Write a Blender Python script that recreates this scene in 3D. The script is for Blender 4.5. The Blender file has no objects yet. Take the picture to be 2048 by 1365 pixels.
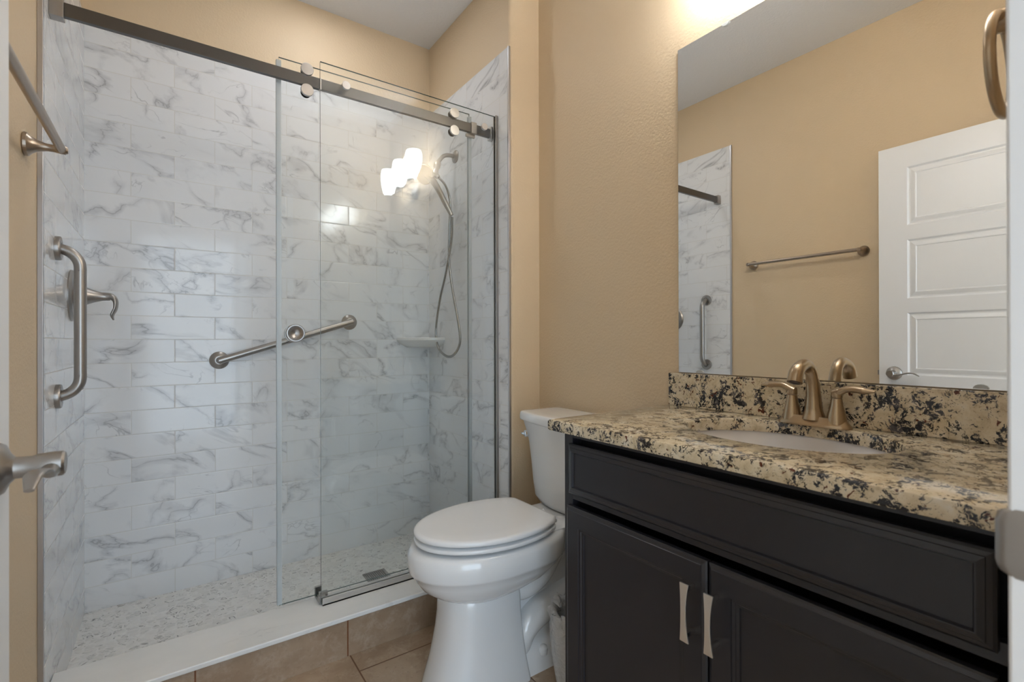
import bpy, bmesh, math, random
from mathutils import Vector, Matrix, Quaternion
random.seed(7)
R = math.radians
PI = math.pi
S = bpy.context.scene
COL = S.collection

# ------------------------------------------------------------ camera
cam_d = bpy.data.cameras.new('camera')
cam = bpy.data.objects.new('camera', cam_d)
COL.objects.link(cam)
S.camera = cam
cam_d.sensor_width = 36.0
cam_d.lens = 970.63 / 2048 * 36.0
cam_d.clip_start = 0.01
yaw, pit, rol = R(35.19), R(0.101), R(-0.146)
_right = Vector((math.cos(yaw), -math.sin(yaw), 0))
_fwd = Vector((math.sin(yaw) * math.cos(pit), math.cos(yaw) * math.cos(pit), math.sin(pit)))
_up = _right.cross(_fwd)
_r2 = _right * math.cos(rol) + _up * math.sin(rol)
_u2 = -_right * math.sin(rol) + _up * math.cos(rol)
cam.matrix_world = Matrix(((_r2.x, _u2.x, -_fwd.x, 0), (_r2.y, _u2.y, -_fwd.y, 0),
                           (_r2.z, _u2.z, -_fwd.z, 1.125), (0, 0, 0, 1)))
cam_d.dof.use_dof = True
cam_d.dof.focus_distance = 1.9
cam_d.dof.aperture_fstop = 5.6

# ------------------------------------------------------------ world, light, exposure
LAMP = 18.5
CAN = 46.0
W = bpy.data.worlds.new('world')
S.world = W
W.use_nodes = True
W.node_tree.nodes['Background'].inputs[0].default_value = (0.68, 0.84, 1.0, 1)
W.node_tree.nodes['Background'].inputs[1].default_value = 2.8

S.view_settings.view_transform = 'Standard'
S.view_settings.look = 'None'
S.view_settings.gamma = 1
S.view_settings.use_curve_mapping = False
S.view_settings.exposure = 0.70

# ------------------------------------------------------------ room measures
XL, XLP = -0.283, -0.295      # left wall: tile face, paint face
XS, XM = 1.240, 1.412         # shower right tile face, mirror wall face
YB, YST = 2.600, 1.780        # shower back tile face, stub wall face
YF = 0.082                    # inner face of the doorway wall
ZC = 2.845
PX0, PX1 = -0.200, 0.600      # door opening
TOP = 2.450                   # tile top

# ------------------------------------------------------------ materials
MAT = {}
class NT:
    def __init__(s, name):
        m = bpy.data.materials.new(name); m.use_nodes = True
        s.m = m; s.t = m.node_tree; s.n = s.t.nodes; s.l = s.t.links
        s.b = s.n['Principled BSDF']; MAT[name] = m
    def new(s, typ, **kw):
        n = s.n.new(typ)
        for k, v in kw.items(): setattr(n, k, v)
        return n
    def set(s, sock, v):
        if hasattr(v, 'links') or isinstance(v, bpy.types.NodeSocket): s.l.new(v, sock)
        else: sock.default_value = v
    def math(s, op, a, b=0.0, c=None, clamp=False):
        n = s.new('ShaderNodeMath', operation=op); n.use_clamp = clamp
        s.set(n.inputs[0], a); s.set(n.inputs[1], b)
        if c is not None: s.set(n.inputs[2], c)
        return n.outputs[0]
    def vmath(s, op, a, b=(0, 0, 0), scale=None):
        n = s.new('ShaderNodeVectorMath', operation=op)
        s.set(n.inputs[0], a); s.set(n.inputs[1], b)
        if scale is not None: s.set(n.inputs['Scale'], scale)
        return n.outputs[0]
    def comb(s, x, y, z):
        n = s.new('ShaderNodeCombineXYZ')
        for i, v in enumerate((x, y, z)): s.set(n.inputs[i], v)
        return n.outputs[0]
    def pos(s):
        n = s.new('ShaderNodeNewGeometry'); return n.outputs['Position']
    def obj(s):
        n = s.new('ShaderNodeTexCoord'); return n.outputs['Object']
    def sep(s, v):
        n = s.new('ShaderNodeSeparateXYZ'); s.set(n.inputs[0], v); return n.outputs
    def noise(s, vec, scale, detail=2, rough=.5, dist=0.0, out=0):
        n = s.new('ShaderNodeTexNoise')
        s.set(n.inputs['Vector'], vec); n.inputs['Scale'].default_value = scale
        n.inputs['Detail'].default_value = detail; n.inputs['Roughness'].default_value = rough
        n.inputs['Distortion'].default_value = dist
        return n.outputs[out]
    def ramp(s, fac, stops, interp='LINEAR'):
        n = s.new('ShaderNodeValToRGB'); s.set(n.inputs[0], fac)
        cr = n.color_ramp; cr.interpolation = interp
        while len(cr.elements) < len(stops): cr.elements.new(.5)
        for e, (p, c) in zip(cr.elements, stops):
            e.position = p; e.color = c if len(c) == 4 else (*c, 1)
        return n.outputs[0]
    def smooth(s, v, a, b, lo=0.0, hi=1.0):
        n = s.new('ShaderNodeMapRange', interpolation_type='SMOOTHSTEP')
        s.set(n.inputs[0], v); n.inputs[1].default_value = a; n.inputs[2].default_value = b
        n.inputs[3].default_value = lo; n.inputs[4].default_value = hi
        return n.outputs[0]
    def mix(s, f, a, b):
        n = s.new('ShaderNodeMix', data_type='RGBA')
        s.set(n.inputs[0], f)
        s.set(n.inputs[6], a if not isinstance(a, tuple) else (*a, 1) if len(a) == 3 else a)
        s.set(n.inputs[7], b if not isinstance(b, tuple) else (*b, 1) if len(b) == 3 else b)
        return n.outputs[2]
    def bump(s, h, strength, dist=.01, normal=None):
        n = s.new('ShaderNodeBump'); n.inputs['Strength'].default_value = strength
        n.inputs['Distance'].default_value = dist
        s.set(n.inputs['Height'], h)
        if normal is not None: s.set(n.inputs['Normal'], normal)
        return n.outputs[0]
    def P(s, **kw):
        for k, v in kw.items():
            k = k.replace('_', ' ')
            if isinstance(v, tuple) and len(v) == 3: v = (*v, 1)
            s.set(s.b.inputs[k], v)
        return s.m

def srgb(r, g, b):
    f = lambda c: (c / 255 / 12.92) if c / 255 <= .04045 else ((c / 255 + .055) / 1.055) ** 2.4
    return (f(r), f(g), f(b))

def plain(name, col, rough=.5, metal=0.0, **kw):
    t = NT(name); return t.P(Base_Color=col, Roughness=rough, Metallic=metal, **kw)

def paint(name, col, bump=.35, scale=130):
    t = NT(name); p = t.pos()
    n1 = t.noise(p, scale * 1.3, 3, .55)
    n2 = t.noise(p, scale * .8, 2, .5)
    h = t.math('ADD', t.math('MULTIPLY', n1, .5), t.math('MULTIPLY', n2, 1.0))
    return t.P(Base_Color=col, Roughness=.55, Normal=t.bump(h, bump, .006))
paint('beige_paint', srgb(216, 194, 162), .22)
paint('ceiling_paint', srgb(230, 230, 231), .4, 90)
plain('white_door', srgb(232, 233, 235), .35)
plain('white_trim', srgb(226, 227, 230), .35)

def subway(name, axis):
    """4 x 12 marble look tiles in running bond; axis = horizontal world axis of the wall"""
    t = NT(name); p = t.pos(); x, y, z = t.sep(p)
    h = x if axis == 'X' else y
    TW, TH, h0 = .303, .1008, (.018 if axis == 'X' else 2.005)
    v = t.math('DIVIDE', t.math('SUBTRACT', TOP, z), TH)
    row = t.math('FLOOR', v)
    odd = t.math('MODULO', t.math('ADD', row, 20.0), 2.0)
    u = t.math('ADD', t.math('DIVIDE', t.math('SUBTRACT', h, h0 - 30 * TW), TW), t.math('MULTIPLY', t.math('SUBTRACT', 1.0, odd), .5))
    colm = t.math('FLOOR', u)
    fu = t.math('MULTIPLY', t.math('PINGPONG', u, .5), TW)      # distance to vertical joint
    fv = t.math('MULTIPLY', t.math('PINGPONG', v, .5), TH)
    d = t.math('MINIMUM', fu, fv)
    wn = t.new('ShaderNodeTexWhiteNoise', noise_dimensions='3D')
    t.set(wn.inputs['Vector'], t.comb(row, colm, 3.0 if axis == 'X' else 9.0))
    rnd = wn.outputs['Color']
    # pattern coordinates: shifted per tile so each tile has its own print
    pv = t.vmath('ADD', t.comb(h, z, 0.0), t.vmath('MULTIPLY', rnd, (9.0, 9.0, 9.0)))
    # shear along the diagonal, veins run from top left to lower right
    px, py, pz = t.sep(pv)
    q = t.comb(t.math('ADD', t.math('MULTIPLY', px, .75), t.math('MULTIPLY', py, .70)),
               t.math('SUBTRACT', t.math('MULTIPLY', py, .9), t.math('MULTIPLY', px, .25)), pz)
    n1 = t.noise(q, 4.0, 5, .50, .60)
    r1 = t.math('ABSOLUTE', t.math('SUBTRACT', n1, .5))
    vein = t.smooth(r1, 0.0, .013, 1.0, 0.0)
    halo = t.smooth(r1, 0.0, .050, 1.0, 0.0)
    m1 = t.smooth(t.noise(q, 5.0, 3, .5, .3), .36, .62)
    n2 = t.noise(t.vmath('ADD', q, (4.2, 1.7, 8.1)), 5.5, 4, .50, .8)
    r2 = t.math('ABSOLUTE', t.math('SUBTRACT', n2, .52))
    vein2 = t.smooth(r2, 0.0, .011, 1.0, 0.0)
    m2 = t.smooth(t.noise(t.vmath('ADD', q, (9, 3, 1)), 7.0, 2, .5, .2), .48, .68)
    a = t.math('MULTIPLY', t.math('MULTIPLY', vein, m1), .58)
    b = t.math('MULTIPLY', t.math('MULTIPLY', halo, m1), .30)
    c = t.math('MULTIPLY', t.math('MULTIPLY', vein2, m2), .38)
    dark = t.math('MAXIMUM', t.math('MAXIMUM', a, b), c, clamp=True)
    base = t.mix(t.noise(q, 3.0, 3, .5), srgb(224, 226, 229), srgb(236, 237, 238))
    colr = t.mix(dark, base, srgb(118, 120, 127))
    g = t.smooth(d, .0009, .0017)
    colr = t.mix(g, srgb(214, 213, 210), colr)
    hgt = t.smooth(d, .0008, .0035)
    # every tile is set a hair out of plane
    nrm = t.new('ShaderNodeNewGeometry').outputs['Normal']
    tilt = t.vmath('SCALE', t.vmath('SUBTRACT', rnd, (.5, .5, .5)), scale=.022)
    nn = t.vmath('NORMALIZE', t.vmath('ADD', nrm, tilt))
    rough = t.math('ADD', .11, t.math('MULTIPLY', t.math('SUBTRACT', 1.0, g), .5))
    return t.P(Base_Color=colr, Roughness=rough, Specular_IOR_Level=.42, Normal=t.bump(hgt, .22, .0015, nn))
subway('tile_back', 'X'); subway('tile_side', 'Y')

def pebble():
    t = NT('pebble_mosaic'); p = t.pos()
    wob = t.vmath('SCALE', t.noise(p, 18, 2, .5, 0, 1), scale=.022)
    q = t.vmath('ADD', t.vmath('MULTIPLY', p, (1.0, 1.35, 1.0)), wob)
    v1 = t.new('ShaderNodeTexVoronoi', feature='DISTANCE_TO_EDGE'); t.set(v1.inputs['Vector'], q); v1.inputs['Scale'].default_value = 34
    v2 = t.new('ShaderNodeTexVoronoi', feature='F1'); t.set(v2.inputs['Vector'], q); v2.inputs['Scale'].default_value = 34
    e = v1.outputs['Distance']; rc = v2.outputs['Color']; rx, ry, rz = t.sep(rc)
    g = t.smooth(e, .05, .11)
    off = t.vmath('MULTIPLY', rc, (5, 5, 5))
    st = t.noise(t.vmath('ADD', t.vmath('MULTIPLY', p, (34, 75, 1)), off), 1.0, 3, .6, 1.2)
    stk = t.smooth(t.math('ABSOLUTE', t.math('SUBTRACT', st, .58)), 0.0, .035, 1.0, 0.0)
    has = t.smooth(rx, .66, .72)
    rim = t.math('MULTIPLY', t.smooth(e, .07, .14), t.smooth(e, .16, .24, 1.0, 0.0))
    cres = t.math('MULTIPLY', rim, t.smooth(t.noise(q, 38, 1, .5), .50, .58))
    dk = t.math('MAXIMUM', t.math('MULTIPLY', t.math('MULTIPLY', stk, has), .85), t.math('MULTIPLY', cres, t.math('MULTIPLY', t.smooth(ry, .45, .95), .80)), clamp=True)
    base = t.mix(rz, srgb(222, 221, 217), srgb(242, 241, 237))
    c = t.mix(dk, base, srgb(84, 82, 82))
    c = t.mix(g, srgb(236, 235, 232), c)
    return t.P(Base_Color=c, Roughness=.42, Normal=t.bump(t.smooth(e, .03, .30), .5, .004))
pebble()

def marble_slab():
    t = NT('marble_slab'); p = t.pos()
    q = t.vmath('MULTIPLY', p, (1.0, 2.2, 1.0))
    n1 = t.noise(q, 3.0, 7, .6, 1.4)
    r = t.smooth(t.math('ABSOLUTE', t.math('SUBTRACT', n1, .5)), 0, .03, 1, 0)
    m = t.smooth(t.noise(p, 4, 2), .5, .7)
    d = t.math('MULTIPLY', r, m)
    c = t.mix(t.noise(q, 6, 4, .6, .4), srgb(222, 222, 219), srgb(236, 235, 232))
    c = t.mix(t.math('MULTIPLY', d, .35), c, srgb(130, 132, 136))
    return t.P(Base_Color=c, Roughness=.16)
marble_slab()

def travertine(name, grid):
    t = NT(name); p = t.pos(); x, y, z = t.sep(p)
    n1 = t.noise(p, 5, 6, .65, .6); n2 = t.noise(p, 60, 4, .7)
    n3 = t.noise(p, 15, 6, .72, .25)
    c = t.mix(t.smooth(n1, .3, .7), srgb(162, 139, 116), srgb(184, 162, 138))
    c = t.mix(t.smooth(n3, .48, .68, 0, .65), c, srgb(198, 181, 162))
    c = t.mix(t.smooth(n2, .54, .68, 0, .35), c, srgb(136, 112, 90))
    if grid:
        TW = .4585
        u = t.math('DIVIDE', t.math('SUBTRACT', x, .528 - 10 * TW), TW)
        col = t.math('FLOOR', u)
        stag = t.math('MULTIPLY', t.math('MODULO', col, 2.0), .33)
        v = t.math('ADD', t.math('DIVIDE', t.math('SUBTRACT', y, 1.659 - 10 * TW), TW), stag)
        d = t.math('MULTIPLY', t.math('MINIMUM', t.math('PINGPONG', u, .5), t.math('PINGPONG', v, .5)), TW)
        g = t.smooth(d, .0018, .0032)
        c = t.mix(g, srgb(116, 84, 62), c)
        return t.P(Base_Color=c, Roughness=.32, Normal=t.bump(t.math('ADD', g, t.math('MULTIPLY', n2, .1)), .3, .002))
    c = t.mix(.30, c, srgb(122, 92, 68))
    d = t.math('ABSOLUTE', t.math('SUBTRACT', t.math('PINGPONG', t.math('SUBTRACT', x, .062 - 4.58), .229), 0.0))
    g = t.smooth(d, .0018, .0030)
    c = t.mix(g, srgb(118, 72, 40), c)
    return t.P(Base_Color=c, Roughness=.32, Normal=t.bump(n2, .05, .002))
travertine('floor_tile', True); travertine('curb_tile', False)

def granite():
    t = NT('granite'); p = t.pos()
    w = t.vmath('ADD', p, t.vmath('SCALE', t.noise(p, 30, 3, .6, 0, 1), scale=.03))
    base = t.ramp(t.noise(w, 34, 5, .65, .3), [(.25, srgb(170, 150, 122)), (.45, srgb(208, 192, 162)), (.60, srgb(220, 207, 182)), (.78, srgb(224, 218, 205))])
    speck = t.noise(w, 170, 3, .7)
    c = t.mix(t.smooth(speck, .60, .68, 0, .6), base, srgb(132, 104, 74))
    clus = t.noise(w, 24, 2, .5, .5)
    fine = t.noise(w, 115, 4, .70, .7)
    s = t.math('ADD', t.math('MULTIPLY', clus, .42), t.math('MULTIPLY', fine, .58))
    dark = t.smooth(s, .517, .545)
    n3 = t.noise(t.vmath('ADD', w, (3, 3, 3)), 40, 3, .6)
    dkc = t.mix(t.smooth(n3, .50, .62), srgb(30, 31, 38), srgb(88, 84, 86))
    br = t.noise(t.vmath('ADD', w, (7, 2, 5)), 48, 3, .6, .6)
    c = t.mix(t.smooth(br, .635, .665), c, srgb(92, 44, 24))
    c = t.mix(dark, c, dkc)
    return t.P(Base_Color=c, Roughness=.14, Specular_IOR_Level=.5, Coat_Weight=.2, Coat_Roughness=.05)
granite()

def brushed(name, col, rough, stretch=(1, 1, 60), sc=60, amt=.12):
    t = NT(name); o = t.obj()
    n = t.noise(t.vmath('MULTIPLY', o, stretch), sc, 2, .6)
    r = t.math('ADD', rough - amt / 2, t.math('MULTIPLY', n, amt))
    return t.P(Base_Color=col, Metallic=1.0, Roughness=r)
brushed('brushed_nickel', srgb(168, 164, 160), .36)
brushed('champagne_nickel', srgb(174, 155, 130), .30)
brushed('towel_bar_nickel', srgb(176, 162, 148), .32)
brushed('steel_dark', srgb(104, 103, 102), .33, (60, 1, 1))
brushed('steel_bright', srgb(206, 204, 202), .34, (1, 1, 1), 60)
plain('chrome', srgb(215, 217, 220), .08, 1.0)
plain('grey_hose', srgb(160, 162, 162), .24, 1.0)
plain('black_gap', srgb(14, 14, 15), .6)
plain('porcelain', srgb(234, 235, 236), .07, Coat_Weight=.5, Coat_Roughness=.03)
plain('seat_plastic', srgb(236, 237, 238), .16)
plain('sink_porcelain', srgb(226, 222, 220), .10)
plain('shelf_ceramic', srgb(232, 232, 230), .15)
plain('aluminium_trim', srgb(196, 196, 200), .32, 1.0)
plain('pull_silver', srgb(228, 226, 224), .42, 1.0)
plain('dark_cabinet', srgb(38, 38, 44), .33, Coat_Weight=.15, Coat_Roughness=.25)
plain('mirror_glass', (.93, .94, .93), .0, 1.0)
plain('mirror_edge', srgb(60, 66, 62), .25)
plain('bin_plastic', srgb(214, 214, 212), .4)

def glass(name, tint):
    m = bpy.data.materials.new(name); m.use_nodes = True; MAT[name] = m
    t = m.node_tree; n = t.nodes; n.clear()
    out = n.new('ShaderNodeOutputMaterial'); mx = n.new('ShaderNodeMixShader')
    tr = n.new('ShaderNodeBsdfTransparent'); tr.inputs[0].default_value = (*tint, 1)
    gl = n.new('ShaderNodeBsdfGlossy'); gl.inputs['Roughness'].default_value = 0.0
    fr = n.new('ShaderNodeFresnel'); fr.inputs[0].default_value = 1.5
    ge = n.new('ShaderNodeNewGeometry'); mr = n.new('ShaderNodeMapRange')   # leaving the pane: same index step as entering
    mr.inputs[3].default_value = 1.5; mr.inputs[4].default_value = 1 / 1.5
    t.links.new(ge.outputs['Backfacing'], mr.inputs[0]); t.links.new(mr.outputs[0], fr.inputs[0])
    t.links.new(fr.outputs[0], mx.inputs[0]); t.links.new(tr.outputs[0], mx.inputs[1])
    t.links.new(gl.outputs[0], mx.inputs[2]); t.links.new(mx.outputs[0], out.inputs[0])
    return m
glass('clear_glass', (.990, .998, .995))
plain('glass_edge', srgb(62, 84, 78), .1)
t = NT('vinyl_seal'); t.P(Base_Color=srgb(214, 220, 222), Roughness=.2, Alpha=.45)
t = NT('clear_clip'); t.P(Base_Color=srgb(222, 224, 224), Roughness=.15, Alpha=.55)
t = NT('bag_film'); t.P(Base_Color=srgb(232, 233, 234), Roughness=.22, Alpha=.72,
        Normal=t.bump(t.noise(t.obj(), 45, 4, .6, 1.2), 1.0, .01))
t = NT('lamp_shade'); t.P(Base_Color=(1, 1, 1), Roughness=.4, Emission_Color=(.94, .97, 1.0, 1), Emission_Strength=LAMP)

t = NT('can_lens'); t.P(Base_Color=(1, 1, 1), Roughness=.4, Emission_Color=(.97, .98, 1.0, 1), Emission_Strength=CAN)
# ------------------------------------------------------------ mesh helpers
ORG = {}
def root(name, loc, label, cat, group=None):
    o = bpy.data.objects.new(name, None); COL.objects.link(o)
    o.empty_display_size = .05
    o.location = loc; o['label'] = label; o['category'] = cat
    if group: o['group'] = group
    ORG[o.name] = Vector(loc)
    return o
def tag(o, label, cat):
    o['label'] = label; o['category'] = cat; return o
def struct(o):
    o['kind'] = 'structure'; return o
def org(o):
    while o is not None:
        if o.name in ORG: return ORG[o.name]
        o = o.parent
    return Vector((0, 0, 0))
def mk(name, verts, faces, mat, parent=None, smooth=False, bevel=0, seg=2, sub=0, fmat=None, angle=40):
    """verts in world coordinates"""
    off = org(parent)
    me = bpy.data.meshes.new(name)
    if isinstance(mat, str): mat = [mat]
    for m_ in mat: me.materials.append(MAT[m_])
    me.from_pydata([Vector(v) - off for v in verts], [], faces)
    if fmat:
        for p_, k in zip(me.polygons, fmat): p_.material_index = k
    bm = bmesh.new(); bm.from_mesh(me)
    bmesh.ops.recalc_face_normals(bm, faces=bm.faces)
    bm.to_mesh(me); bm.free()
    if smooth or bevel or sub:
        for p_ in me.polygons: p_.use_smooth = True
    me.update()
    o = bpy.data.objects.new(name, me); COL.objects.link(o)
    if parent is not None: o.parent = parent
    if bevel:
        b = o.modifiers.new('bevel', 'BEVEL'); b.width = bevel; b.segments = seg
        b.limit_method = 'ANGLE'; b.angle_limit = R(35); b.harden_normals = True
    if sub:
        s_ = o.modifiers.new('subdivision', 'SUBSURF'); s_.levels = sub; s_.render_levels = sub
    if smooth and not bevel and not sub:
        try: me.set_sharp_from_angle(angle=R(angle))
        except Exception: pass
    return o
def boxvf(x0, x1, y0, y1, z0, z1):
    v = [(x0, y0, z0), (x1, y0, z0), (x1, y1, z0), (x0, y1, z0), (x0, y0, z1), (x1, y0, z1), (x1, y1, z1), (x0, y1, z1)]
    f = [(0, 3, 2, 1), (4, 5, 6, 7), (0, 1, 5, 4), (1, 2, 6, 5), (2, 3, 7, 6), (3, 0, 4, 7)]
    return v, f
def box(name, x0, x1, y0, y1, z0, z1, mat, parent=None, bevel=0, **kw):
    v, f = boxvf(x0, x1, y0, y1, z0, z1)
    return mk(name, v, f, mat, parent, bevel=bevel, **kw)
def join(parts):
    V, F = [], []
    for v, f in parts:
        n = len(V); V += v; F += [tuple(i + n for i in q) for q in f]
    return V, F
def boxes(name, bl, mat, parent=None, bevel=0, **kw):
    v, f = join([boxvf(*b) for b in bl]); return mk(name, v, f, mat, parent, bevel=bevel, **kw)
def frame_from(axis):
    a = Vector(axis).normalized()
    t_ = Vector((0, 0, 1)) if abs(a.z) < .9 else Vector((1, 0, 0))
    u = a.cross(t_).normalized(); w = a.cross(u).normalized()
    return a, u, w
def lathevf(profile, origin, axis, seg=40, sx=1, sy=1):
    a, u, w = frame_from(axis); O = Vector(origin)
    V, F = [], []
    for r, h in profile:
        for i in range(seg):
            an = 2 * PI * i / seg
            V.append(tuple(O + a * h + u * (r * sx * math.cos(an)) + w * (r * sy * math.sin(an))))
    for k in range(len(profile) - 1):
        for i in range(seg):
            j = (i + 1) % seg
            F.append((k * seg + i, k * seg + j, (k + 1) * seg + j, (k + 1) * seg + i))
    F.append(tuple(range(seg))[::-1]); n = (len(profile) - 1) * seg
    F.append(tuple(range(n, n + seg)))
    return V, F
def lathe(name, profile, origin, axis, mat, parent=None, seg=40, sx=1, sy=1, angle=35):
    v, f = lathevf(profile, origin, axis, seg, sx, sy)
    return mk(name, v, f, mat, parent, smooth=True, angle=angle)
def catmull(pts, n=8):
    P = [Vector(p) for p in pts]; P = [P[0] * 2 - P[1]] + P + [P[-1] * 2 - P[-2]]
    out = []
    for i in range(1, len(P) - 2):
        for k in range(n):
            t_ = k / n
            out.append(.5 * ((2 * P[i]) + (-P[i - 1] + P[i + 1]) * t_ + (2 * P[i - 1] - 5 * P[i] + 4 * P[i + 1] - P[i + 2]) * t_ ** 2
                             + (-P[i - 1] + 3 * P[i] - 3 * P[i + 1] + P[i + 2]) * t_ ** 3))
    out.append(P[-2]); return out
def tubevf(pts, rad, seg=20, n=8, curve=True, flat=None, ref=None):
    """rad: scalar or list per control point; flat: list of (across, thick) scale pairs"""
    C = catmull(pts, n) if curve else [Vector(p) for p in pts]
    m = len(C)
    def lerp(L, i):
        if not isinstance(L, (list, tuple)): return L
        t_ = i / (m - 1) * (len(L) - 1); k = min(int(t_), len(L) - 2); f = t_ - k
        if isinstance(L[0], tuple): return tuple(a * (1 - f) + b * f for a, b in zip(L[k], L[k + 1]))
        return L[k] * (1 - f) + L[k + 1] * f
    V, F = [], []
    T = [(C[min(i + 1, m - 1)] - C[max(i - 1, 0)]).normalized() for i in range(m)]
    u = Vector(ref) if ref is not None else frame_from(T[0])[1]
    for i in range(m):
        u = (u - T[i] * u.dot(T[i])).normalized(); w = T[i].cross(u)
        r = lerp(rad, i); fs = lerp(flat, i) if flat else (1, 1)
        for k in range(seg):
            an = 2 * PI * k / seg
            V.append(tuple(C[i] + u * (r * fs[0] * math.cos(an)) + w * (r * fs[1] * math.sin(an))))
    for i in range(m - 1):
        for k in range(seg):
            j = (k + 1) % seg
            F.append((i * seg + k, i * seg + j, (i + 1) * seg + j, (i + 1) * seg + k))
    F.append(tuple(range(seg))[::-1]); F.append(tuple(range((m - 1) * seg, m * seg)))
    return V, F
def tube(name, pts, rad, mat, parent=None, seg=20, n=8, curve=True, flat=None, ref=None):
    v, f = tubevf(pts, rad, seg, n, curve, flat, ref)
    return mk(name, v, f, mat, parent, smooth=True, angle=50)
def loft(name, rings, mat, parent=None, sub=0, cap=True, smooth=True, angle=40, bevel=0):
    V, F = [], []; n = len(rings[0])
    for r_ in rings: V += [tuple(p) for p in r_]
    for k in range(len(rings) - 1):
        for i in range(n):
            j = (i + 1) % n
            F.append((k * n + i, k * n + j, (k + 1) * n + j, (k + 1) * n + i))
    if cap:
        F.append(tuple(range(n))[::-1]); F.append(tuple(range((len(rings) - 1) * n, len(rings) * n)))
    return mk(name, V, F, mat, parent, smooth=smooth, sub=sub, angle=angle, bevel=bevel)
def prism(name, outline, z0, z1, mat, parent=None, bevel=0, **kw):
    n = len(outline)
    V = [(x, y, z0) for x, y in outline] + [(x, y, z1) for x, y in outline]
    F = [tuple(range(n))[::-1], tuple(range(n, 2 * n))] + [(i, (i + 1) % n, n + (i + 1) % n, n + i) for i in range(n)]
    return mk(name, V, F, mat, parent, bevel=bevel, **kw)

def panelled(fn, us, vs, cells, prof):
    """flat front with recessed panels. fn(u,v,d)->xyz; us, vs = grid lines; cells = set of (i,j) with nested profile [(inset, depth)...]"""
    V, F = [], []
    def q(pts):
        n = len(V); V.extend(fn(*p) for p in pts); F.append((n, n + 1, n + 2, n + 3))
    for i in range(len(us) - 1):
        for j in range(len(vs) - 1):
            a, b, c, d = us[i], us[i + 1], vs[j], vs[j + 1]
            if (i, j) not in cells:
                q([(a, c, 0), (b, c, 0), (b, d, 0), (a, d, 0)]); continue
            pi, pd = 0, 0
            for ins, dep in prof + [(None, None)]:
                if ins is None:
                    q([(a + pi, c + pi, pd), (b - pi, c + pi, pd), (b - pi, d - pi, pd), (a + pi, d - pi, pd)]); break
                o_ = [(a + pi, c + pi, pd), (b - pi, c + pi, pd), (b - pi, d - pi, pd), (a + pi, d - pi, pd)]
                n_ = [(a + ins, c + ins, dep), (b - ins, c + ins, dep), (b - ins, d - ins, dep), (a + ins, d - ins, dep)]
                for k in range(4):
                    k2 = (k + 1) % 4; q([o_[k], o_[k2], n_[k2], n_[k]])
                pi, pd = ins, dep
    return V, F

# ============================================================ THE ROOM
struct(box('floor', -1.25, XM + .1, -1.9, YST + .02, -.05, 0, 'floor_tile'))
struct(box('ceiling', XLP - .12, XM + .12, -.02, 2.75, ZC, ZC + .05, 'ceiling_paint'))
struct(box('wall_left', XLP - .1, XLP, -.02, 2.75, -.05, ZC, 'beige_paint'))
struct(box('wall_right', XM, XM + .1, -.02, YST + .02, -.05, ZC, 'beige_paint'))
struct(box('wall_back', XLP, XM, YB + .008, 2.75, -.05, ZC, 'beige_paint'))
# short return wall beside the shower with a rounded drywall corner
def stub():
    x0, x1, y0, y1, r = XS + .008, XM + .1, YST, YB + .008, .016
    o = [(x1, y0), (x1, y1), (x0, y1)]
    for k in range(7):
        a = R(180 + 90 * k / 6); o.append((x0 + r + r * math.cos(a), y0 + r + r * math.sin(a)))
    ob = prism('wall_return', o, -.05, ZC, 'beige_paint'); struct(ob)
    for p_ in ob.data.polygons: p_.use_smooth = True
    ob.data.set_sharp_from_angle(angle=R(30))
stub()
# doorway wall around the opening
boxes_f = [(XLP - .1, PX0 - .02, -.02, YF, -.05, ZC), (PX1 + .02, XM + .1, -.02, YF, -.05, ZC), (PX0 - .02, PX1 + .02, -.02, YF, 2.125, ZC)]
struct(boxes('wall_front', boxes_f, 'beige_paint'))
struct(box('wall_light_block_right', .86, .96, -1.9, -.021, -.05, 2.5, 'beige_paint'))  # unseen hall wall, added to keep daylight off the right jamb
struct(box('wall_light_block_left', -1.25, -1.15, -1.9, -.021, -.05, 2.5, 'beige_paint'))  # unseen opposite wall, added to narrow the daylight entering the doorway
struct(box('ceiling_light_block', -1.25, .96, -1.9, -.021, 2.5, 2.55, 'ceiling_paint'))  # unseen lid over the hall, added to limit light from above
# tile claddings
struct(box('wall_shower_back', XL, XS, YB, YB + .008, .02, TOP, 'tile_back'))
struct(box('wall_shower_left', XLP, XL, 1.830, YB + .008, 0.02, TOP, 'tile_side'))
struct(box('wall_shower_right', XS, XS + .008, YST + .008, YB + .008, .02, TOP, 'tile_side'))
tr = struct(box('trim_1', XLP, XL + .001, 1.820, 1.830, 0.0, TOP + .002, 'aluminium_trim', bevel=.0015))
tr = struct(box('trim_2', XS - .0015, XS + .010, YST - .001, YST + .009, .14, TOP + .002, 'aluminium_trim', bevel=.0015))
# shower floor
struct(box('floor_shower', XL, XS, 1.90, YB, -.05, .032, 'pebble_mosaic'))
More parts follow.
